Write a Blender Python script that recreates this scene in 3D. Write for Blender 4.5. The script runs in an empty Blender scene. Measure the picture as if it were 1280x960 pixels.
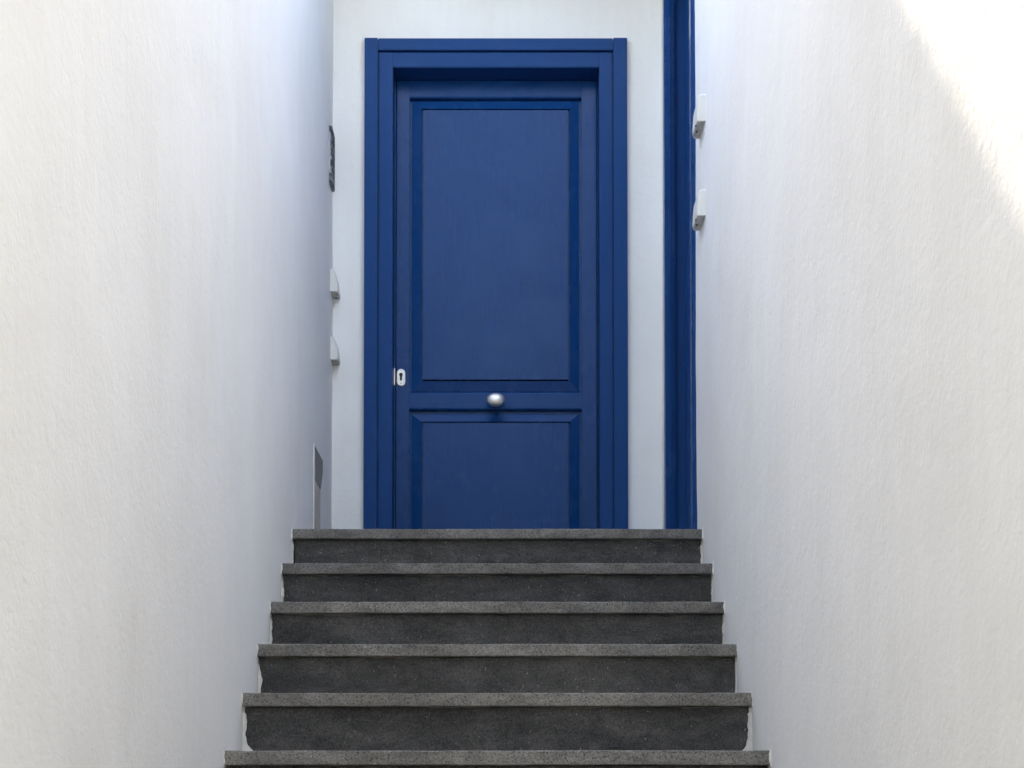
import bpy, bmesh, math, random
from mathutils import Vector, noise
random.seed(7)
C = bpy.context.scene
R = math.radians

# ------------------------------------------------------------------ camera
F = 2244.0                    # focal length in photo pixels (1280 wide)
TILT = R(2.0)
CX, HOR = 621.5, 1000.0       # vanishing point column and eye-level row
EYE = 1.5
CY = HOR - F * math.tan(TILT)
cam_d = bpy.data.cameras.new('camera')
cam = bpy.data.objects.new('camera', cam_d)
C.collection.objects.link(cam)
cam.location = (0, 0, EYE)
cam.rotation_euler = (R(90) + TILT, 0, 0)
cam_d.sensor_width = 36
cam_d.lens = F / 1280 * 36
cam_d.shift_x = (640 - CX) / 1280
cam_d.shift_y = (CY - 480) / 1280
cam_d.clip_start, cam_d.clip_end = 0.05, 2000
C.camera = cam

# ------------------------------------------------------------------ sky and sun
TRAVEL = Vector((0.06, -0.75, -0.66)).normalized()     # direction the sunlight travels
SUNV = -TRAVEL
elev = math.asin(SUNV.z)
w = bpy.data.worlds.new('World'); C.world = w; w.use_nodes = True
nt = w.node_tree
sky = nt.nodes.new('ShaderNodeTexSky'); sky.sky_type = 'NISHITA'; sky.sun_disc = False
sky.sun_elevation = elev
sky.sun_rotation = math.atan2(SUNV.x, SUNV.y)
sky.air_density = 1.0; sky.dust_density = 1.2; sky.ozone_density = 0.5
bg = nt.nodes['Background']; bg.inputs['Strength'].default_value = 0.15
nt.links.new(sky.outputs[0], bg.inputs[0])
sd = bpy.data.lights.new('sun', 'SUN'); sd.energy = 2.0; sd.angle = R(0.45); sd.color = (1.0, 0.95, 0.87)
so = bpy.data.objects.new('sun', sd); C.collection.objects.link(so)
so.rotation_euler = TRAVEL.to_track_quat('-Z', 'Y').to_euler(); so.location = (-3, 8, 9)
C.view_settings.view_transform = 'Standard'
C.view_settings.look = 'None'
C.view_settings.exposure = 3.23
C.view_settings.use_white_balance = True          # the photographer's white balance, set for open shade
C.view_settings.white_balance_temperature = 7750
C.view_settings.white_balance_tint = 12
C.view_settings.gamma = 1.0
C.render.film_transparent = False
C.cycles.max_bounces = 12; C.cycles.diffuse_bounces = 8

# ------------------------------------------------------------------ geometry from the photograph
def ray(px, py):
    a, b = (px - CX), (CY - py)
    return Vector((a, F * math.cos(TILT) - b * math.sin(TILT), F * math.sin(TILT) + b * math.cos(TILT)))
def P(px, py, D):                       # point at distance D down the passage
    r = ray(px, py); r *= D / r.y
    return Vector((r.x, r.y, r.z + EYE))
HW = 0.70                               # half width of the passage
def PW(px, py):                         # point on one of the side walls
    r = ray(px, py); r *= HW / abs(r.x)
    return Vector((r.x, r.y, r.z + EYE))
def X(px, D): return P(px, 330, D).x
def Z(py, D): return P(CX, py, D).z
YB = PW(415.3, 400).y                   # plane of the end wall
STEP = []                               # (y of nosing, z of tread, nosing height)
for py, wd, th in ((661, 514, 12.5), (704, 540, 13.5), (752, 569, 14.5), (805, 601, 15.5), (866, 639, 17), (938, 684, 18.5)):
    r = PW(CX - wd / 2, py)
    STEP.append((r.y, r.z, th * r.y / F))
ZL = STEP[0][1]                         # landing level

# ------------------------------------------------------------------ materials
def mat(name, base, rough=0.6, metal=0.0, spec=0.5, coat=0.0):
    m = bpy.data.materials.new(name); m.use_nodes = True
    b = m.node_tree.nodes['Principled BSDF']
    b.inputs['Base Color'].default_value = (*base, 1)
    b.inputs['Roughness'].default_value = rough
    b.inputs['Metallic'].default_value = metal
    b.inputs['Specular IOR Level'].default_value = spec
    b.inputs['Coat Weight'].default_value = coat
    return m, m.node_tree, b
def coords(nt, scale=(1, 1, 1)):
    g = nt.nodes.new('ShaderNodeNewGeometry')          # world position: no unwrapping, no repeats
    mp = nt.nodes.new('ShaderNodeMapping'); mp.inputs['Scale'].default_value = scale
    nt.links.new(g.outputs['Position'], mp.inputs[0]); return mp.outputs[0]
def ntex(nt, co, scale, detail=4, rough=0.55, dist=0.0):
    n = nt.nodes.new('ShaderNodeTexNoise'); n.inputs['Scale'].default_value = scale
    n.inputs['Detail'].default_value = detail; n.inputs['Roughness'].default_value = rough
    n.inputs['Distortion'].default_value = dist
    nt.links.new(co, n.inputs['Vector']); return n.outputs['Fac']
def ramp(nt, fac, stops):
    r = nt.nodes.new('ShaderNodeValToRGB'); e = r.color_ramp.elements
    while len(e) < len(stops): e.new(0.5)
    for k, (p, c) in enumerate(stops):
        e[k].position = p; e[k].color = (*c, 1) if not isinstance(c, (int, float)) else (c, c, c, 1)
    nt.links.new(fac, r.inputs[0]); return r.outputs[0]
def mix(nt, mode, fac, a, b):
    m = nt.nodes.new('ShaderNodeMix'); m.data_type = 'RGBA'; m.blend_type = mode
    for s, v in ((m.inputs[0], fac), (m.inputs[6], a), (m.inputs[7], b)):
        if isinstance(v, (int, float)): s.default_value = v
        elif isinstance(v, tuple): s.default_value = (*v, 1)
        else: nt.links.new(v, s)
    return m.outputs[2]
def add(nt, a, b, ka=1.0, kb=1.0):
    m = nt.nodes.new('ShaderNodeMath'); m.operation = 'MULTIPLY'; nt.links.new(a, m.inputs[0]); m.inputs[1].default_value = ka
    n = nt.nodes.new('ShaderNodeMath'); n.operation = 'MULTIPLY_ADD'; nt.links.new(b, n.inputs[0]); n.inputs[1].default_value = kb
    nt.links.new(m.outputs[0], n.inputs[2]); return n.outputs[0]
def bump(nt, b, h, dist, strength=1.0):
    n = nt.nodes.new('ShaderNodeBump'); n.inputs['Distance'].default_value = dist; n.inputs['Strength'].default_value = strength
    nt.links.new(h, n.inputs['Height']); nt.links.new(n.outputs[0], b.inputs['Normal'])

def plaster(name, base=(0.86, 0.86, 0.85), rough_amt=1.0):
    m, nt, b = mat(name, base, 0.9, spec=0.2)
    co = coords(nt)
    big = ramp(nt, ntex(nt, co, 1.1, 6, 0.6, 0.7), [(0.3, (0.925, 0.915, 0.90)), (0.5, (0.965, 0.965, 0.96)), (0.7, (1, 1, 1))])
    col = mix(nt, 'MULTIPLY', 1.0, base, big)
    st = ramp(nt, ntex(nt, coords(nt, (6, 6, 0.35)), 4, 5, 0.6), [(0.35, (0.982, 0.979, 0.975)), (0.65, (1, 1, 1))])
    col = mix(nt, 'MULTIPLY', 1.0, col, st)                       # faint rain streaks
    sp = ramp(nt, ntex(nt, co, 55, 3, 0.6), [(0.25, (0.97, 0.97, 0.967)), (0.45, (1, 1, 1))])
    col = mix(nt, 'MULTIPLY', 1.0, col, sp)
    nt.links.new(col, b.inputs['Base Color'])
    h1 = ntex(nt, co, 75, 4, 0.55, 0.6); h2 = ntex(nt, coords(nt, (1, 1, 1.3)), 17, 3, 0.5, 0.8)
    h = add(nt, add(nt, h1, h2, 1.0, 1.2), ntex(nt, co, 3.0, 2), 1.0, 3.0)
    bump(nt, b, h, 0.0009 * rough_amt)
    return m
def paint(name, axis, spec=0.13, dr=0.0, bd=0.0009):
    base = (0.0012, 0.050, 0.188)
    m, nt, b = mat(name, base, 0.42, spec=spec)
    sc = {'v': (60, 60, 2.0), 'h': (2.0, 60, 60), 'y': (60, 2.0, 60)}[axis]
    g = ntex(nt, coords(nt, sc), 3.0, 4, 0.5, 0.3)
    blot = ntex(nt, coords(nt), 5, 5, 0.65)
    col = mix(nt, 'MULTIPLY', 1.0, base, ramp(nt, g, [(0.3, (0.92, 0.93, 0.94) if spec < 0.2 else (0.98, 0.98, 0.985)), (0.7, (1.04, 1.03, 1.02) if spec < 0.2 else (1.01, 1.01, 1.005))]))
    col = mix(nt, 'MIX', ramp(nt, blot, [(0.5, 0.0), (0.8, 0.05)]), col, (0.10, 0.15, 0.26))   # dusty bloom
    col = mix(nt, 'MIX', ramp(nt, ntex(nt, coords(nt), 110, 2), [(0.70, 0.0), (0.78, 0.10)]), col, (0.16, 0.18, 0.22))
    wear = ramp(nt, ntex(nt, coords(nt, (1, 1, .7)), 8, 5, 0.6, 0.6), [(0.66, 0.0), (0.74, 0.4)])
    col = mix(nt, 'MIX', wear, col, (0.003, 0.035, 0.14))            # touched-up darker patches
    nt.links.new(col, b.inputs['Base Color'])
    nt.links.new(ramp(nt, add(nt, g, blot, 0.25, 0.75), [(0.3, 0.34 + dr), (0.7, 0.5 + dr)]), b.inputs['Roughness'])
    b.inputs['Coat Roughness'].default_value = 0.3
    bump(nt, b, add(nt, g, blot, 1.0, 0.6), bd)
    return m
def stone(name, lo, hi, pits=0.5, blotch=0.8):
    m, nt, b = mat(name, hi, 0.8, spec=0.3)
    co = coords(nt)
    sp = ntex(nt, co, 230, 3, 0.75)
    col = ramp(nt, sp, [(0.33, lo), (0.5, tuple((a + c) / 2 for a, c in zip(lo, hi))), (0.68, hi)])
    big = ramp(nt, ntex(nt, coords(nt, (1, 1, 1.6)), 7, 8, 0.75, 0.8), [(0.3, (blotch * .8,) * 3), (0.7, (1.28, 1.25, 1.2))])
    col = mix(nt, 'MULTIPLY', 1.0, col, big)
    oi = nt.nodes.new('ShaderNodeObjectInfo')                        # each slab has its own tone
    col = mix(nt, 'MULTIPLY', 1.0, col, ramp(nt, oi.outputs['Random'], [(0.0, (0.80, 0.81, 0.83)), (1.0, (1.12, 1.10, 1.06))]))
    v = nt.nodes.new('ShaderNodeTexVoronoi'); v.inputs['Scale'].default_value = 130; nt.links.new(co, v.inputs['Vector'])
    vm = nt.nodes.new('ShaderNodeMath'); vm.operation = 'MULTIPLY_ADD'
    nt.links.new(ntex(nt, co, 22, 2), vm.inputs[0]); vm.inputs[1].default_value = -0.55
    nt.links.new(v.outputs['Distance'], vm.inputs[2])
    pit = ramp(nt, vm.outputs[0], [(0.0, 0.0), (0.07, 1.0)])
    col = mix(nt, 'MIX', ramp(nt, pit, [(0.0, pits), (1.0, 0.0)]), col, tuple(a * 0.35 for a in lo))
    fl = ramp(nt, ntex(nt, coords(nt), 190, 0), [(0.815, 0.0), (0.845, 0.6)])
    col = mix(nt, 'MIX', fl, col, (0.5, 0.49, 0.47))                # pale mineral flecks
    st = ramp(nt, ntex(nt, coords(nt, (1, 1, 2.5)), 2.6, 7, 0.7, 1.2), [(0.42, (0.74, 0.73, 0.72)), (0.58, (1.08, 1.07, 1.06))])
    col = mix(nt, 'MULTIPLY', 1.0, col, st)                         # damp and foot-dirt staining
    sm = ramp(nt, ntex(nt, coords(nt, (3, 3, 18)), 4, 5, 0.7, 1.5), [(0.58, 0.0), (0.75, 0.28)])
    col = mix(nt, 'MIX', sm, col, (0.27, 0.26, 0.25))               # lime smears
    nt.links.new(col, b.inputs['Base Color'])
    bump(nt, b, add(nt, sp, pit, 0.5, 1.0), 0.0012)
    return m
M = {}
M['plaster'] = plaster('white_stucco')
M['filler'] = plaster('rough_plaster', (0.76, 0.74, 0.70), 2.0)
M['pv'] = paint('blue_paint_vertical', 'v'); M['ph'] = paint('blue_paint_horizontal', 'h'); M['pp'] = paint('blue_panel_gloss', 'v', 0.15, -0.16, 0.0002); M['hp'] = paint('blue_rail_gloss', 'h', 0.14, -0.14, 0.0003); M['py'] = paint('blue_paint_across', 'y')
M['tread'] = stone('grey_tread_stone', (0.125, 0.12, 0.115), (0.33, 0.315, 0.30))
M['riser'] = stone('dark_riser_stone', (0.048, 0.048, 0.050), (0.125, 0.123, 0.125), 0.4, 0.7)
M['mortar'] = mat('stone_mortar', (0.10, 0.09, 0.08), 0.95)[0]
M['smear'] = mat('old_mortar', (0.24, 0.22, 0.19), 0.95)[0]
M['steel'] = mat('satin_steel', (0.80, 0.79, 0.77), 0.42, 0.85)[0]
M['nickel'] = mat('worn_nickel', (0.78, 0.75, 0.70), 0.45, 0.6)[0]
M['black'] = mat('keyhole_black', (0.008, 0.006, 0.005), 0.7)[0]
m, nt_, b_ = mat('cream_plastic', (0.72, 0.71, 0.67), 0.45); M['plastic'] = m
m, nt_, b_ = mat('underside_shade_marks', (0.36, 0.35, 0.33), 0.7); M['under'] = m  # underside shade put into the grey, plus speckled marks
nt_.links.new(ramp(nt_, ntex(nt_, coords(nt_), 60, 4, 0.7), [(0.35, (0.34, 0.33, 0.31)), (0.6, (0.56, 0.55, 0.51))]), b_.inputs['Base Color'])
m, nt_, b_ = mat('grey_grille', (0.32, 0.32, 0.31), 0.5, 0.2); M['grille'] = m
m = mat('grille_back_grey', (0.13, 0.13, 0.128), 0.7)[0]; M['gback'] = m  # flat dark tone of the sheet behind the grille bars
m, nt_, b_ = mat('bare_render', (0.55, 0.49, 0.45), 0.95); M['render'] = m
nt_.links.new(ramp(nt_, ntex(nt_, coords(nt_), 45, 4, 0.7), [(0.3, (0.42, 0.37, 0.34)), (0.6, (0.6, 0.54, 0.5))]), b_.inputs['Base Color'])
m, nt_, b_ = mat('dark_iron', (0.06, 0.06, 0.07), 0.6, 0.3); M['iron'] = m
nt_.links.new(ramp(nt_, ntex(nt_, coords(nt_), 40, 4, 0.7), [(0.4, (0.05, 0.05, 0.06)), (0.62, (0.20, 0.20, 0.22))]), b_.inputs['Base Color'])
M['glaze'] = mat('grey_glaze', (0.42, 0.42, 0.45), 0.4)[0]
m, nt_, b_ = mat('pale_paving', (0.36, 0.34, 0.31), 0.9); M['ground'] = m
nt_.links.new(ramp(nt_, ntex(nt_, coords(nt_), 2.5, 6, 0.7), [(0.3, (0.42, 0.405, 0.375)), (0.7, (0.52, 0.50, 0.46))]), b_.inputs['Base Color'])
M['ochre'] = mat('ochre_render', (0.34, 0.25, 0.17), 0.9)[0]
M['tile'] = mat('roof_tile', (0.30, 0.13, 0.08), 0.9)[0]

# ------------------------------------------------------------------ builders
def link(name, bm, material, parent=None, smooth=False):
    me = bpy.data.meshes.new(name)
    bmesh.ops.recalc_face_normals(bm, faces=bm.faces[:])
    bm.to_mesh(me); bm.free()
    for mm in (material if isinstance(material, (list, tuple)) else [material]): me.materials.append(mm)
    if smooth: me.polygons.foreach_set('use_smooth', [True] * len(me.polygons))
    o = bpy.data.objects.new(name, me); C.collection.objects.link(o)
    if parent: attach(o, parent)
    return o
def attach(o, parent):
    o.parent = parent
    p = parent; m = Vector((0, 0, 0))
    while p: m += p.location; p = p.parent
    o.location = -m + o.location          # every mesh is written in world coordinates
def empty(name, loc, label, cat, group=None, parent=None):
    o = bpy.data.objects.new(name, None); C.collection.objects.link(o); o.location = loc
    o.empty_display_size = 0.1
    tag(o, label, cat, group); return o
def tag(o, label=None, cat=None, group=None, kind=None):
    for k, v in (('label', label), ('category', cat), ('group', group), ('kind', kind)):
        if v: o[k] = v
    return o
def box(bm, x0, x1, y0, y1, z0, z1, bev=0.0, seg=2):
    v = [bm.verts.new((x, y, z)) for x in (x0, x1) for y in (y0, y1) for z in (z0, z1)]
    fs = [bm.faces.new([v[i] for i in q]) for q in ((0, 1, 3, 2), (4, 6, 7, 5), (0, 4, 5, 1), (2, 3, 7, 6), (0, 2, 6, 4), (1, 5, 7, 3))]
    if bev:
        es = list({e for f in fs for e in f.edges})
        bmesh.ops.bevel(bm, geom=es, offset=bev, segments=seg, affect='EDGES', clamp_overlap=True)
def boxobj(name, dims, material, parent, bev=0.002):
    bm = bmesh.new(); box(bm, *dims, bev=bev); return link(name, bm, material, parent)
def prism(bm, poly, axis_pts):
    """extrude a polygon (list of Vector) by a vector"""
    a = [bm.verts.new(p) for p in poly]; b = [bm.verts.new(p + axis_pts) for p in poly]
    n = len(a); bm.faces.new(a); bm.faces.new(b[::-1])
    for i in range(n): bm.faces.new((a[i], b[i], b[(i + 1) % n], a[(i + 1) % n]))
def wavy_block(x0, x1, y0, y1, z0, z1, face, step=0.08, amp=0.002):
    """a solid masonry block whose one visible face is a fine, slightly uneven sheet"""
    bm = bmesh.new()
    if face in ('x0', 'x1'):
        fx = x0 if face == 'x0' else x1; bx = x1 if face == 'x0' else x0
        nu = max(1, round((y1 - y0) / step)); nv = max(1, round((z1 - z0) / step))
        pt = lambda i, j, d: (fx + d, y0 + (y1 - y0) * i / nu, z0 + (z1 - z0) * j / nv)
        bk = lambda i, j: (bx, y0 + (y1 - y0) * i / nu, z0 + (z1 - z0) * j / nv)
    else:
        nu = max(1, round((x1 - x0) / step)); nv = max(1, round((z1 - z0) / step))
        pt = lambda i, j, d: (x0 + (x1 - x0) * i / nu, y0 + d, z0 + (z1 - z0) * j / nv)
        bk = lambda i, j: (x0 + (x1 - x0) * i / nu, y1, z0 + (z1 - z0) * j / nv)
    g = []
    for i in range(nu + 1):
        row = []
        for j in range(nv + 1):
            p = Vector(pt(i, j, 0)); d = amp * (noise.noise(p * 2.3) + 0.5 * noise.noise(p * 7.0))
            row.append(bm.verts.new(pt(i, j, d)))
        g.append(row)
    for i in range(nu):
        for j in range(nv): bm.faces.new((g[i][j], g[i + 1][j], g[i + 1][j + 1], g[i][j + 1]))
    c = [bm.verts.new(bk(i, j)) for i, j in ((0, 0), (nu, 0), (nu, nv), (0, nv))]
    bm.faces.new(c)
    bm.faces.new([g[i][0] for i in range(nu + 1)] + [c[1], c[0]])
    bm.faces.new([g[i][nv] for i in range(nu + 1)] + [c[2], c[3]])
    bm.faces.new([g[0][j] for j in range(nv + 1)] + [c[3], c[0]])
    bm.faces.new([g[nu][j] for j in range(nv + 1)] + [c[2], c[1]])
    return bm

# ------------------------------------------------------------------ ground and landing
bm = bmesh.new(); s = 900
bm.faces.new([bm.verts.new(p) for p in ((-s, -s, 0), (s, -s, 0), (s, s, 0), (-s, s, 0))])
tag(link('ground', bm, M['ground']), kind='structure')

# ------------------------------------------------------------------ walls
WY0 = -2.3; YH = 5.0; TALL = 7.0  # side walls raised out of view to dim the near end
lw = empty('house_wall', (-HW, WY0, 0), 'tall white stucco wall lining the left side of the stairs', 'wall', 'white walls around the stairs')
link('wall_face', wavy_block(-1.05, -HW, WY0, YB, -0.3, 4.98, 'x1', 0.07, 0.003), M['plaster'], lw)
link('added_wall_top', wavy_block(-1.05, -HW, WY0, YH, 4.98, TALL, 'x1', 0.07, 0.003), M['plaster'], lw)  # unseen wall height added to cut sky light near the camera

SD0, SD1 = PW(870, 400).y, PW(833.5, 400).y      # outer edges of the side door's casing
CAS = 0.07
OP0, OP1 = SD0 + 0.025, SD1 - 0.02               # wall opening (the casing laps over it)
SDTOP = 4.93
rw = empty('house_wall', (0.7, 1.15, 0), 'tall white stucco wall on the right, with the sunlit patch and narrow blue side door', 'wall', 'white walls around the stairs')
near = link('wall_face', wavy_block(HW, 1.05, WY0, OP0, -0.3, 5.1, 'x0', 0.07, 0.003), M['plaster'], rw)
link('added_wall_top', wavy_block(HW, 1.05, WY0, YH, 5.1, TALL, 'x0', 0.07, 0.003), M['plaster'], rw)  # unseen height added on this side too, against near sky light
far = link('wall_pier', wavy_block(HW, 1.05, OP1, YB, ZL - 0.05, 5.1, 'x0', 0.07, 0.002), M['plaster'], rw)
ovr = link('wall_head', wavy_block(HW, 1.05, OP0, OP1, SDTOP, 5.1, 'x0', 0.07, 0.002), M['plaster'], rw)

# end wall with the door opening
DX0, DX1 = X(475.5, YB), X(765.5, YB)
DTOP = Z(66, YB)
BLOCK_TOP = None
# top of the added unseen block, so that its shadow edge falls where the photograph shows it
SET = 3.0                                        # added block stands back to let more sky light in
a = PW(1160, 52); t = (YB + SET - a.y) / -TRAVEL.y
BLOCK_TOP = a.z + t * -TRAVEL.z
ew = empty('house_front', (0, YB, 0), 'white end wall of the house behind the blue front door', 'wall', 'white walls around the stairs')
link('wall_face', wavy_block(-3.2, DX0, YB, YB + 0.4, 0, DTOP, 'y', 0.07, 0.003), M['plaster'], ew)
link('wall_pier', wavy_block(DX1, 2.6, YB, YB + 0.4, 0, DTOP, 'y', 0.07, 0.003), M['plaster'], ew)
link('wall_head', wavy_block(-3.2, 2.6, YB, YB + 0.4, DTOP, 5.02, 'y', 0.07, 0.003), M['plaster'], ew)
bm = bmesh.new(); box(bm, -3.2, 2.6, YB + 0.4, YB + 8, 0, 4.9); link('house_body', bm, M['plaster'], ew)
bm = bmesh.new(); box(bm, -3.4, 0.8, YB + SET, YB + 8, 4.9, BLOCK_TOP); link('shadow_block', bm, M['plaster'], ew)  # unseen block added to cast the sun patch's shadow edge

bm = bmesh.new(); box(bm, -3.4, 2.8, YB - 0.72, YB + 0.5, 5.13, 5.26, 0.01); link('shade_ledge', bm, M['plaster'], ew)  # unseen ledge added to dim the top of the end wall

# ------------------------------------------------------------------ staircase
stair = empty('staircase', (0, STEP[5][0], 0), 'flight of grey stone steps climbing between white walls to the blue door', 'stairs')
def slab(name, x0, x1, y0, y1, z0, z1, material, parent, rnd=0.004, jit=0.0011, seed=0.0, corner=0.0):
    """stone slab: front face built fine with worn, uneven arrises"""
    bm = bmesh.new(); n = 140
    prof = [(y1, z0), (y0 + rnd, z0), (y0 + rnd * .3, z0 + rnd * .3), (y0, z0 + rnd), (y0, (z0 + z1) / 2), (y0, z1 - rnd), (y0 + rnd * .3, z1 - rnd * .3), (y0 + rnd, z1), (y1, z1)]
    rows = []
    for i in range(n + 1):
        x = x0 + (x1 - x0) * i / n
        e = min(x - x0, x1 - x) ; rr = 0.0
        row = []
        for k, (y, z) in enumerate(prof):
            q = Vector((x * 14, y * 9 + seed, z * 30))
            d = noise.noise(q) * jit + noise.noise(q * 3.7) * jit * .6 + noise.noise(Vector((x * 2.2, seed, 0))) * jit * 1.6
            chip = max(0, noise.noise(Vector((x * 22, seed * 3, k * .2))) - .45) * 0.009 if k in (5, 6, 7) else 0
            zz = z + d * .7; yy = y + d
            if corner and e < corner and k < 4:                       # mortared, rounded-off lower corners
                zz += corner - math.sqrt(max(0, corner * corner - (corner - e) ** 2))
            if k in (0, 8): yy = y; 
            row.append(bm.verts.new((x, yy + chip, zz - chip * .6)))
        rows.append(row)
    m = len(prof)
    for i in range(n):
        for k in range(m): bm.faces.new((rows[i][k], rows[i + 1][k], rows[i + 1][(k + 1) % m], rows[i][(k + 1) % m]))
    bm.faces.new(rows[0]); bm.faces.new(rows[-1][::-1])
    o = link(name, bm, material, parent)
    for p in o.data.polygons: p.use_smooth = False
    return o
steps = list(STEP)
dy = (STEP[5][0] - STEP[0][0]) / 5; dz = (STEP[5][1] - STEP[0][1]) / 5
while steps[-1][1] + dz > 0.05:
    y, z, t = steps[-1]; steps.append((y + dy, z + dz, t))
OVER = 0.024
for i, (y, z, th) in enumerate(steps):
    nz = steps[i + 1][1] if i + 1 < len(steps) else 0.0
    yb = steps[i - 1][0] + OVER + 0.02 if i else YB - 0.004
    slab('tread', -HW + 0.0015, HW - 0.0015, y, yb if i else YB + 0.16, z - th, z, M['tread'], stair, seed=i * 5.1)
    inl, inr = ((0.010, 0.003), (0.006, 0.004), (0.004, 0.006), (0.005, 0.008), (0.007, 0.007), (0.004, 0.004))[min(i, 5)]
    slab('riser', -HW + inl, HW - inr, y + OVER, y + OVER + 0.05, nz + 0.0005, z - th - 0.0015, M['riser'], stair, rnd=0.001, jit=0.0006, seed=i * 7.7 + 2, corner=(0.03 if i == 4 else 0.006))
# mortar bed and solid core below the slabs
bm = bmesh.new()
for i, (y, z, th) in enumerate(steps):
    nz = steps[i + 1][1] if i + 1 < len(steps) else 0.0
    y1 = YB + 0.1 if i == 0 else steps[i - 1][0] + OVER + 0.049
    box(bm, -HW + 0.012, HW - 0.012, y + OVER + 0.004, y1, max(0.001, nz - 0.06), z - th - 0.0008)
link('core', bm, M['mortar'], stair)
# ragged plaster edges that creep round the ends of treads and risers
def fillet(side, i):
    y, z, th = steps[i]; nz = steps[i + 1][1]
    bm = bmesh.new(); n = 34; yf = y + OVER
    cols = []
    for k in range(n + 1):
        s = k / n; zz = nz + (z - th - nz) * s
        q = Vector((side * 3.1, i * 2.7, zz * 26))
        wd = 0.0045 + 0.004 * noise.noise(q) + 0.003 * noise.noise(q * 3)
        if i == 4: wd += 0.006 + 0.034 * math.exp(-(zz - nz) / 0.014)
        elif i == 3 and side < 0: wd += 0.008 * math.exp(-((s - .4) / .25) ** 2)
        else: wd += 0.008 * math.exp(-(zz - nz) / 0.010)
        if s > 0.88: wd *= 0.6
        wd = max(0.002, wd)
        dep = 0.004 + 0.002 * noise.noise(q * 2)
        cols.append([bm.verts.new((side * (HW + 0.004), yf + 0.01, zz)), bm.verts.new((side * (HW - wd), yf + 0.01, zz)),
                     bm.verts.new((side * (HW - wd), yf - dep * .6, zz)), bm.verts.new((side * (HW - wd * .5), yf - dep * 1.6, zz)), bm.verts.new((side * (HW + 0.004), yf - dep * 2.6, zz))])
    for k in range(n):
        for j in range(5): bm.faces.new((cols[k][j], cols[k + 1][j], cols[k + 1][(j + 1) % 5], cols[k][(j + 1) % 5]))
    bm.faces.new(cols[0]); bm.faces.new(cols[-1][::-1])
    link('plaster_edge', bm, M['filler'], stair)
    # little beads where plaster meets the tread nosing
    bm = bmesh.new(); n = 14; cols = []
    for k in range(n + 1):
        zz = z - th - 0.004 + (th + 0.012) * k / n
        q = Vector((side * 5, i * 1.3, zz * 60)); wd = max(0.0008, 0.003 + 0.003 * noise.noise(q)) * (0.3 + math.sin(math.pi * k / n))
        cols.append([bm.verts.new((side * (HW + 0.003), y + 0.02, zz)), bm.verts.new((side * (HW - wd), y + 0.01, zz)), bm.verts.new((side * (HW - wd), y - 0.0015, zz)), bm.verts.new((side * (HW + 0.003), y - 0.005, zz))])
    for k in range(n):
        for j in range(4): bm.faces.new((cols[k][j], cols[k + 1][j], cols[k + 1][(j + 1) % 4], cols[k][(j + 1) % 4]))
    bm.faces.new(cols[0]); bm.faces.new(cols[-1][::-1])
    link('plaster_edge', bm, M['filler'], stair)
for i in range(min(6, len(steps) - 1)):
    for sgn in (-1, 1): fillet(sgn, i)
def smear(i, x0, x1):
    """thin run of old mortar squeezed out below a nosing"""
    y, z, th = steps[i]; yf = y + OVER; zt = z - th - 0.0015; n = 24
    bm = bmesh.new(); cols = []
    for k in range(n + 1):
        x = x0 + (x1 - x0) * k / n; q = Vector((x * 30, i * 3.3, 0))
        hh = max(0.0004, 0.0026 + 0.004 * noise.noise(q)) * math.sin(math.pi * min(1, max(0.02, k / n)) ) ** 0.5
        cols.append([bm.verts.new((x, yf + 0.004, zt)), bm.verts.new((x, yf + 0.004, zt - hh)), bm.verts.new((x, yf - 0.0012, zt - hh * .8)), bm.verts.new((x, yf - 0.0035, zt - 0.0002))])
    for k in range(n):
        for j in range(4): bm.faces.new((cols[k][j], cols[k + 1][j], cols[k + 1][(j + 1) % 4], cols[k][(j + 1) % 4]))
    bm.faces.new(cols[0]); bm.faces.new(cols[-1][::-1])
    link('mortar_smear', bm, M['smear'], stair)
for i, x0, x1 in ((0, 0.38, 0.66), (1, -0.62, -0.45), (1, -0.30, -0.02), (1, 0.2, 0.31), (2, -0.66, -0.40), (3, -0.68, -0.58), (3, -0.4, -0.2), (3, 0.05, 0.34), (3, 0.45, 0.64), (4, -0.2, -0.02), (4, 0.1, 0.42), (4, 0.46, 0.69)):
    smear(i, x0, x1)

# ------------------------------------------------------------------ front door
YO = YB - 0.028            # face of the outer casing
YI = YB - 0.020            # face of the inner frame
YL = YB + 0.105            # face of the door leaf
door = empty('front_door', (X(620, YB), YB, ZL), 'royal blue panelled wooden front door at the top of the stairs', 'door')
frame = link('door_frame', bmesh.new(), M['pv'], None)   # replaced below by real pieces
bpy.data.objects.remove(frame)
ZF = ZL + 0.0005
zt_o, zt_i = Z(47, YO), Z(65.5, YI)
boxobj('jamb_casing', (X(455, YO), X(471.6, YO), YO, YB + 0.03, ZF, zt_o), M['pv'], door, 0.002)
boxobj('jamb_casing', (X(767.2, YO), X(784.6, YO), YO, YB + 0.03, ZF, zt_o), M['pv'], door, 0.002)
boxobj('head_casing', (X(472.0, YO), X(766.8, YO), YO + 0.0015, YB + 0.03, Z(62.3, YO), zt_o - 0.0015), M['ph'], door, 0.002)
xi0, xi1, xj0, xj1 = X(473.6, YI), X(490.6, YI), X(749.4, YI), X(765.4, YI)
bot_i = Z(84, YI)
boxobj('frame_post', (xi0, xi1, YI, YB + 0.20, ZF, zt_i), M['pv'], door, 0.0025)
boxobj('frame_post', (xj0, xj1, YI, YB + 0.20, ZF, zt_i), M['pv'], door, 0.0025)
boxobj('frame_head', (xi1 + 0.0003, xj0 - 0.0003, YI + 0.0008, YB + 0.20, bot_i, zt_i), M['ph'], door, 0.003)
bm = bmesh.new()                                          # slim bed behind the groove between casing and frame
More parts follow.
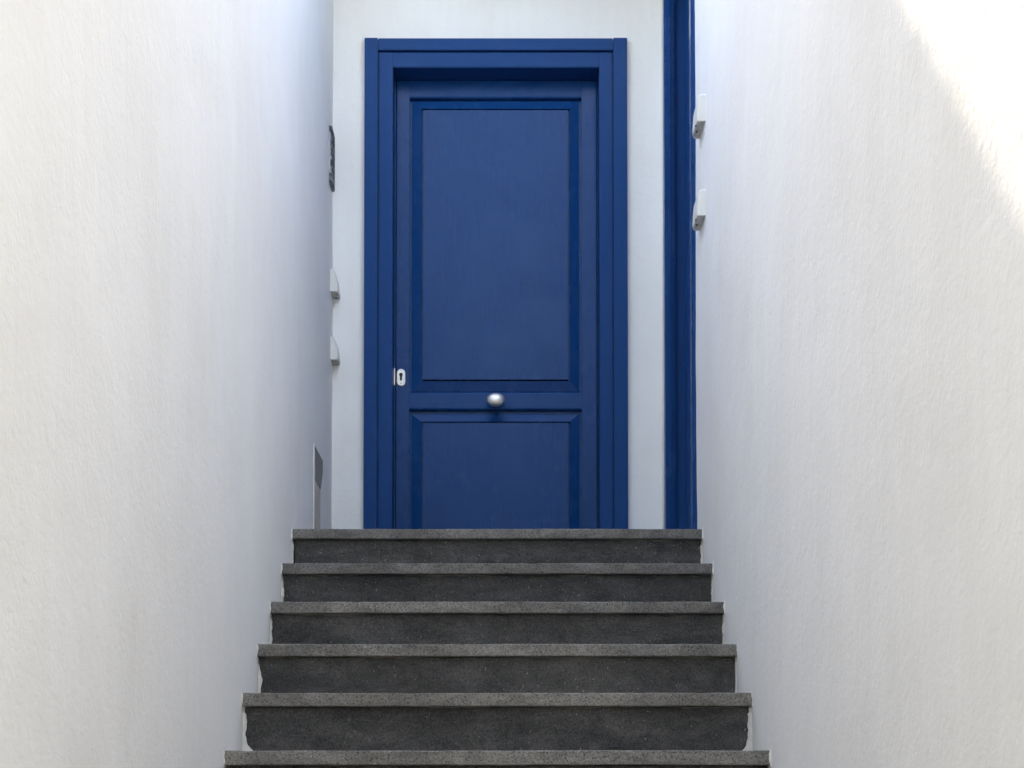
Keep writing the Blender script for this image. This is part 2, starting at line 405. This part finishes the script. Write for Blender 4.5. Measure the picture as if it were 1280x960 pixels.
box(bm, X(471, YI), X(474, YI), YB - 0.006, YB + 0.029, ZF, zt_o - 0.006); box(bm, X(765, YI), X(768, YI), YB - 0.006, YB + 0.029, ZF, zt_o - 0.006)
box(bm, X(474.1, YI), X(764.9, YI), YB - 0.006, YB + 0.03, zt_i + 0.0003, Z(61.5, YO))
link('groove_bead', bm, M['pv'], door)
# door stop (rebate) visible as a thin light line inside the frame
ys = YL - 0.006
boxobj('door_stop', (xi1 + 0.0003, X(494.6, ys), ys, YB + 0.18, ZF, Z(98.8, ys)), M['pv'], door, 0.0015)
boxobj('door_stop', (X(746.4, ys), xj0 - 0.0003, ys, YB + 0.18, ZF, Z(98.8, ys)), M['pv'], door, 0.0015)
boxobj('door_stop', (xi1 + 0.0003, xj0 - 0.0003, ys, YB + 0.18, Z(99.0, ys), bot_i - 0.0003), M['ph'], door, 0.0015)

L0, L1, L2, L3 = X(495.6, YL), X(511.6, YL), X(727.2, YL), X(745.6, YL)
zb = ZL + 0.008
ztop = Z(101.0, YL)
leaf = boxobj('door_leaf', (L0 + 0.003, L3 - 0.003, YL + 0.031, YL + 0.043, zb + 0.002, ztop - 0.002), M['pv'], door, 0)
boxobj('stile', (L0, L1, YL, YL + 0.045, zb, ztop), M['pp'], leaf, 0.002)
boxobj('stile', (L2, L3, YL, YL + 0.045, zb, ztop), M['pp'], leaf, 0.002)
def rail(z0, z1, mouldtop=0, mouldbot=0):
    """rail with ovolo edges"""
    bm = bmesh.new(); poly = []
    def v(y, z): poly.append(Vector((L1 + 0.0006, y, z)))
    v(YL + 0.045, z0)
    if mouldbot:
        for k in range(6): a = k / 5 * math.pi / 2; v(YL + 0.012 - 0.012 * math.sin(a), z0 + 0.010 * (1 - math.cos(a)))
    else: v(YL + 0.001, z0)
    if mouldtop:
        for k in range(6): a = k / 5 * math.pi / 2; v(YL + 0.012 - 0.012 * math.cos(a), z1 - 0.010 + 0.010 * math.sin(a))
    else: v(YL + 0.001, z1)
    v(YL + 0.045, z1)
    prism(bm, poly, Vector((L2 - L1 - 0.0012, 0, 0)))
    return link('rail', bm, M['hp'], leaf)
rail(Z(123, YL), ztop, 0, 1)
rail(Z(512.5, YL), Z(489.5, YL), 1, 1)
rail(zb, Z(703, YL), 1, 0)
# recessed mouldings framing each panel, mitred at the corners
def ring(bm, a, b):
    """a, b: (x0,x1,z0,z1,y) rectangles"""
    def c(r): x0, x1, z0, z1, y = r; return [(x0, y, z0), (x1, y, z0), (x1, y, z1), (x0, y, z1)]
    A = [bm.verts.new(p) for p in c(a)]; B = [bm.verts.new(p) for p in c(b)]
    for k in range(4): bm.faces.new((A[k], A[(k + 1) % 4], B[(k + 1) % 4], B[k]))
    return B
def field(ox0, ox1, otop, obot, bx0, bx1, btop, bbot, fx0, fx1, ftop, fbot):
    yg = YL + 0.027; yb0 = YL + 0.018; yb1 = YL + 0.004; yf = YL + 0.0005
    bm = bmesh.new()
    g0 = (ox0, ox1, obot, otop, yg); g1 = (bx0, bx1, bbot, btop, yg); g2 = (bx0, bx1, bbot, btop, yb0)
    e = 0.0065
    g3 = (fx0 - e, fx1 + e, fbot - e, ftop + e, yb1); g4 = (fx0 - e, fx1 + e, fbot - e, ftop + e, yg - 0.004)
    ring(bm, g0, g1); ring(bm, g1, g2); ring(bm, g2, g3); ring(bm, g3, g4); ring(bm, g4, (fx0 - 0.0005, fx1 + 0.0005, fbot - 0.0005, ftop + 0.0005, yg - 0.004))
    bmesh.ops.remove_doubles(bm, verts=bm.verts[:], dist=1e-5)
    link('moulding', bm, M['pp'], leaf)
    bm = bmesh.new(); box(bm, fx0, fx1, yf, YL + 0.0300, fbot, ftop, 0.0018, 3)
    link('panel', bm, M['pp'], leaf)
px = lambda p: X(p, YL)
pz = lambda p: Z(p, YL)
field(px(511), px(728), pz(122), pz(490.5), px(514.5), px(724), pz(125), pz(488.5), px(528.5), px(710.5), pz(137.5), pz(474.5))
field(px(511), px(728), pz(512), pz(704), px(514.5), px(724), pz(516.5), pz(702), px(528.5), px(710.5), pz(528.5), pz(690))

# round knob
def lathe(bm, prof, c, seg=40, sx=1.0, sz=1.0):
    """revolve (radius, y) about the y axis"""
    rings = []
    for r, y in prof:
        rings.append([bm.verts.new((c.x + sx * r * math.cos(2 * math.pi * k / seg), c.y + y, c.z + sz * r * math.sin(2 * math.pi * k / seg))) for k in range(seg)])
    for i in range(len(rings) - 1):
        for k in range(seg): bm.faces.new((rings[i][k], rings[i][(k + 1) % seg], rings[i + 1][(k + 1) % seg], rings[i + 1][k]))
    bm.faces.new(rings[0]); bm.faces.new(rings[-1])
kc = P(619.5, 503, YL)
bm = bmesh.new()
lathe(bm, [(0.022, 0.0), (0.022, -0.004), (0.014, -0.007), (0.011, -0.012), (0.011, -0.03), (0.017, -0.034), (0.029, -0.038), (0.0355, -0.045), (0.0365, -0.051), (0.034, -0.058), (0.027, -0.065), (0.016, -0.0695), (0.005, -0.071), (0.0008, -0.0712)], kc, sx=1.1, sz=0.80)
link('door_knob', bm, M['steel'], leaf, smooth=True)
# oval lock plate with keyhole
def stadium(cx, cz, hw, hh, n=10):
    pts = []
    for k in range(n + 1): a = math.pi * k / n; pts.append((cx + hw * math.cos(a), cz + hh - hw + hw * math.sin(a)))
    for k in range(n + 1): a = math.pi + math.pi * k / n; pts.append((cx + hw * math.cos(a), cz - hh + hw + hw * math.sin(a)))
    return pts
lc = P(501.3, 472, YL)
bm = bmesh.new()
o1 = stadium(lc.x, lc.z, 0.0185, 0.0375); o2 = stadium(lc.x, lc.z, 0.0165, 0.0355)
A = [bm.verts.new((x, YL - 0.0002, z)) for x, z in o1]; B = [bm.verts.new((x, YL - 0.003, z)) for x, z in o1]; D_ = [bm.verts.new((x, YL - 0.0048, z)) for x, z in o2]
n = len(A)
for k in range(n):
    bm.faces.new((A[k], A[(k + 1) % n], B[(k + 1) % n], B[k])); bm.faces.new((B[k], B[(k + 1) % n], D_[(k + 1) % n], D_[k]))
bm.faces.new(D_); bm.faces.new(A[::-1])
link('lock_plate', bm, M['nickel'], leaf)
bm = bmesh.new()
kp = []                                                   # keyhole: round head over a slot
for k in range(17): a = R(-50 + 280 * k / 16); kp.append(Vector((lc.x + 0.0078 * math.cos(a), YL - 0.0056, lc.z + 0.012 + 0.0078 * math.sin(a))))
kp += [Vector((lc.x - 0.0042, YL - 0.0056, lc.z - 0.014)), Vector((lc.x + 0.0042, YL - 0.0056, lc.z - 0.014))]
prism(bm, kp, Vector((0, 0.002, 0)))
lathe(bm, [(0.0022, 0.001), (0.0022, -0.0004)], Vector((lc.x, YL - 0.0052, lc.z - 0.025)), 10)
link('keyhole', bm, M['black'], leaf)
sp = P(491.6, 471, ys)
boxobj('strike_plate', (xi1 + 0.0006, xi1 + 0.0052, ys - 0.003, ys - 0.0003, Z(481.5, ys), Z(460.5, ys)), M['nickel'], door, 0.0008)

# ------------------------------------------------------------------ side door in the right wall
side = empty('side_door', (HW, (SD0 + SD1) / 2, ZL), 'blue door and frame seen edge-on in the right wall beside the front door', 'door')
pro = 0.014
boxobj('casing', (HW - pro, HW + 0.03, SD0, SD0 + CAS, ZF, SDTOP + 0.05), M['pp'], side, 0.007)['label'] = 'near upright of the blue side door casing'
boxobj('casing', (HW - pro, HW + 0.03, SD1 - CAS, SD1, ZF, SDTOP + 0.05), M['pp'], side, 0.007)['label'] = 'far upright of the blue side door casing'
boxobj('head_casing', (HW - pro + 0.001, HW + 0.03, SD0 + CAS + 0.0005, SD1 - CAS - 0.0005, SDTOP - 0.03, SDTOP + 0.05), M['py'], side, 0.003)
boxobj('jamb', (HW + 0.008, HW + 0.24, SD0 + CAS - 0.03, SD0 + CAS - 0.002, ZF, SDTOP - 0.031), M['pv'], side, 0.002)
boxobj('jamb', (HW + 0.0305, HW + 0.24, SD1 - CAS + 0.030, SD1 - CAS + 0.055, ZF, SDTOP - 0.031), M['pv'], side, 0.002)
boxobj('jamb_bead', (HW + 0.004, HW + 0.014, SD1 - CAS - 0.008, SD1 - CAS + 0.003, ZF, SDTOP - 0.031), M['pp'], side, 0.004)
boxobj('jamb_stop', (HW + 0.075, HW + 0.24, SD1 - CAS + 0.010, SD1 - CAS + 0.0295, ZF, SDTOP - 0.031), M['pv'], side, 0.002)
boxobj('door_leaf', (HW + 0.17, HW + 0.21, SD0 + CAS, SD1 - CAS - 0.013, ZF + 0.005, SDTOP - 0.034), M['pv'], side, 0.002)

# ------------------------------------------------------------------ small wall fittings
def fitting(side_, px_edge, ytop, ybot, label):
    a = PW(px_edge, ytop); h = (ybot - ytop) * a.y / F; depth = 0.165
    y0 = a.y; z0 = a.z - h; wall = side_ * HW; o_ = 0.028 if side_ > 0 else 0.035
    e = empty('wall_fitting', (wall, y0 + depth / 2, z0), label, 'wall fitting', 'wedge shaped white fittings on the passage walls')
    if side_ > 0: prof = [(0.0, 1.0), (0.50, 1.0), (0.68, 0.96), (0.80, 0.86), (0.89, 0.68), (0.95, 0.42), (1.0, 0.10), (1.0, 0.0), (0.95, -0.06), (0, -0.06)]
    else: prof = [(0.0, 1.0), (0.34, 1.0), (0.46, 0.95), (0.62, 0.82), (0.80, 0.62), (0.93, 0.36), (0.99, 0.12), (1.0, 0.0), (0.94, -0.06), (0, -0.06)]
    # taper both ends a little, so that the cover reads as moulded
    bm = bmesh.new(); rows = []
    for yy, kx, kz in ((0.0, 0.82, 0.93), (0.003, 0.93, 0.98), (0.010, 1.0, 1.0), (depth - 0.03, 1.0, 1.0), (depth - 0.008, 0.85, 0.96), (depth, 0.6, 0.9)):
        rows.append([bm.verts.new((wall - side_ * (p * o_ * kx if p else -0.002), y0 + yy, z0 + q * h * kz)) for p, q in prof])
    m = len(prof)
    for i in range(len(rows) - 1):
        for k in range(m): bm.faces.new((rows[i][k], rows[i + 1][k], rows[i + 1][(k + 1) % m], rows[i][(k + 1) % m]))
    bm.faces.new(rows[0]); bm.faces.new(rows[-1][::-1])
    link('cover', bm, M['plastic'], e)
    bm = bmesh.new(); zz = z0 - 0.06 * h
    xs = sorted((wall - side_ * 0.003, wall - side_ * (o_ * 0.90)))
    box(bm, xs[0], xs[1], y0 + 0.006, y0 + depth - 0.018, zz - 0.0025, zz - 0.0004, 0.001)
    link('shaded_underside', bm, M['under'], e)  # grey plate carries the painted underside shade and marks
    for px_, f0, f1, r_ in ((0.018, 0.55, 0.0, 0.006), (0.0275, 0.22, 0.0, 0.004)):
        bm = bmesh.new(); cc = Vector((wall - side_ * px_, y0 + depth * f0, zz - 0.0026)); nseg = 10
        ring_ = [Vector((cc.x + r_ * .6 * math.cos(6.2832 * k / nseg), cc.y + r_ * 1.8 * math.sin(6.2832 * k / nseg), cc.z)) for k in range(nseg)]
        prism(bm, ring_, Vector((0, 0, -0.0012))); link('slot', bm, M['black'], e)
fitting(1, 881.3, 117, 150, 'upper white wedge fitting on the right wall beside the blue side door')
fitting(1, 881.3, 236, 268, 'lower white wedge fitting on the right wall beside the blue side door')
fitting(-1, 412.5, 335, 363, 'upper small white wedge fitting in the left corner near the front door')
fitting(-1, 412.8, 420, 448, 'lower small white wedge fitting in the left corner near the front door')

# ------------------------------------------------------------------ dark relief plaque on the left wall, right in the corner
def wallquad(side_, pts, name, material, parent, out0=0.0, out1=0.008, bev=0):
    """polygon given in the wall's own plane (y,z), extruded out of the wall"""
    bm = bmesh.new()
    prism(bm, [Vector((side_ * (HW - out0), y, z)) for y, z in pts], Vector((-side_ * (out1 - out0), 0, 0)))
    if bev: bmesh.ops.bevel(bm, geom=bm.edges[:], offset=bev, segments=2, affect='EDGES')
    return link(name, bm, material, parent)
pa = PW(411.2, 157.5); pb = PW(411.2, 226)
py0, pz1, pz0 = pa.y, pa.z, pb.z; py1 = py0 + 0.135
pq = empty('wall_plaque', (-HW, (py0 + py1) / 2, (pz0 + pz1) / 2), 'narrow dark metal relief plaque high in the left corner beside the door', 'plaque')
wallquad(-1, [(py0, pz0), (py1, pz0), (py1, pz1), (py0, pz1)], 'back_plate', M['glaze'], pq, -0.001, 0.006, 0.001)
wallquad(-1, [(py0 - .002, pz1 - .022), (py1 + .002, pz1 - .022), (py1 + .002, pz1 + .003), (py0 - .002, pz1 + .003)], 'border', M['iron'], pq, 0, 0.013, 0.002)
wallquad(-1, [(py0 - .002, pz0 - .003), (py1 + .002, pz0 - .003), (py1 + .002, pz0 + .032), (py0 - .002, pz0 + .032)], 'border', M['iron'], pq, 0, 0.013, 0.002)
wallquad(-1, [(py1 - .014, pz0 + .033), (py1 + .002, pz0 + .033), (py1 + .002, pz1 - .023), (py1 - .014, pz1 - .023)], 'border', M['iron'], pq, 0, 0.013, 0.002)
random.seed(3)
bm = bmesh.new()
for k in range(26):                                       # cast scrollwork in relief
    cy = random.uniform(py0 + .012, py1 - .02); f = random.random() ** 1.2
    cz = pz1 - .03 - f * (pz1 - pz0 - .08); r = random.uniform(.006, .014) * (1.2 - .5 * f)
    ph = random.uniform(0, 6.3); prev = None
    for j in range(12):
        a = ph + j * .5; rr = r * (1 - j / 16)
        c = Vector((-HW + 0.0075, cy + rr * math.cos(a), cz + rr * math.sin(a)))
        if c.y < py1 - .016 and c.y > py0: box(bm, c.x - .002, c.x + .005, c.y - .0026, c.y + .0026, c.z - .0026, c.z + .0026)
link('scrollwork', bm, M['iron'], pq)

# ------------------------------------------------------------------ hatch low on the left wall
A0 = PW(392.6, 557); A1 = PW(402.3, 576)
hy0, hy1 = A0.y, A1.y; hz = (A0.z + A1.z) / 2
hb = ZL + 0.002
h = empty('wall_hatch', (-HW, (hy0 + hy1) / 2, hb), 'grey mesh vent over a pale bare patch low on the left wall by the landing', 'vent')
gz = PW(395, 604).z
mid = PW(399.6, 604)
wallquad(-1, [(hy0, hb), (mid.y, hb), (mid.y, gz - 0.001), (hy0, gz - 0.001)], 'lower_board', M['render'], h, -0.001, 0.003)
wallquad(-1, [(hy0, gz), (mid.y, gz), (hy1, PW(402, 582).z), (hy1, hz), (hy0, hz)], 'grille_back', M['gback'], h, -0.001, 0.0015)
wallquad(-1, [(hy0 - .022, hb), (hy0 - .0005, hb), (hy0 - .0005, hz + .004), (hy0 - .022, hz + .004)], 'edge_strip', M['filler'], h, -0.001, 0.0035, 0.001)
bm = bmesh.new()                                          # woven bars of the grille
def bar(p, q, wd=.0035):
    d = (q - p).normalized(); nrm = Vector((0, -d.z, d.y)) * wd / 2
    prism(bm, [p - nrm, p + nrm, q + nrm, q - nrm], Vector((0.003, 0, 0)))
x_ = -HW + 0.002; stepb = 0.013
zlo, zhi = gz, hz
k = -12
while k < 40:
    for sg in (1, -1):
        c0 = hy0 + k * stepb
        pts = []
        for tt in range(0, 60):
            yv = c0 + sg * 0 + tt * 0.004 * 1; zv = (zlo + tt * 0.004) if sg > 0 else (zhi - tt * 0.004)
            lim = hy1 if zv > PW(402, 590).z else mid.y + (hy1 - mid.y) * max(0, (zv - gz)) / max(1e-4, PW(402, 590).z - gz)
            if hy0 < yv < lim and zlo < zv < zhi: pts.append(Vector((x_, yv, zv)))
        if len(pts) > 2: bar(pts[0], pts[-1])
    k += 1
link('grille', bm, M['grille'], h)

# ------------------------------------------------------------------ dark screen added behind the camera to shape light and door reflections
hd = empty('dark_screen', (0, -10, 0), 'tall dark green clipped hedge across the street behind the viewer', 'dark_screen')
m, nt_, b_ = mat('dark_screen_green', (0.05, 0.075, 0.03), 0.8); M['screen_green'] = m  # dark green of the added screen, keeps low reflections dark
nt_.links.new(ramp(nt_, ntex(nt_, coords(nt_), 3, 6, 0.8), [(0.35, (0.03, 0.05, 0.02)), (0.65, (0.075, 0.11, 0.045))]), b_.inputs['Base Color'])
bm = bmesh.new(); nx, nz = 110, 26; g = []
for i in range(nx + 1):
    row = []
    for j in range(nz + 1):
        x = -14 + 28 * i / nx; u = j / nz; q = Vector((x, u * 7, 3.3))
        d = .5 * noise.noise(q * .8) + .35 * noise.noise(q * 2.4)
        yy, zz = (-10.0, u / .7 * 7.0) if u < .7 else (-10.0 - (u - .7) / .3 * 2.5, 7.0)
        row.append(bm.verts.new((x + .3 * noise.noise(q * 3), yy - d, max(0, zz + (d if u > .1 else 0)))))
    g.append(row)
for i in range(nx):
    for j in range(nz): bm.faces.new((g[i][j], g[i + 1][j], g[i + 1][j + 1], g[i][j + 1]))
link('screen_face', bm, M['screen_green'], hd)
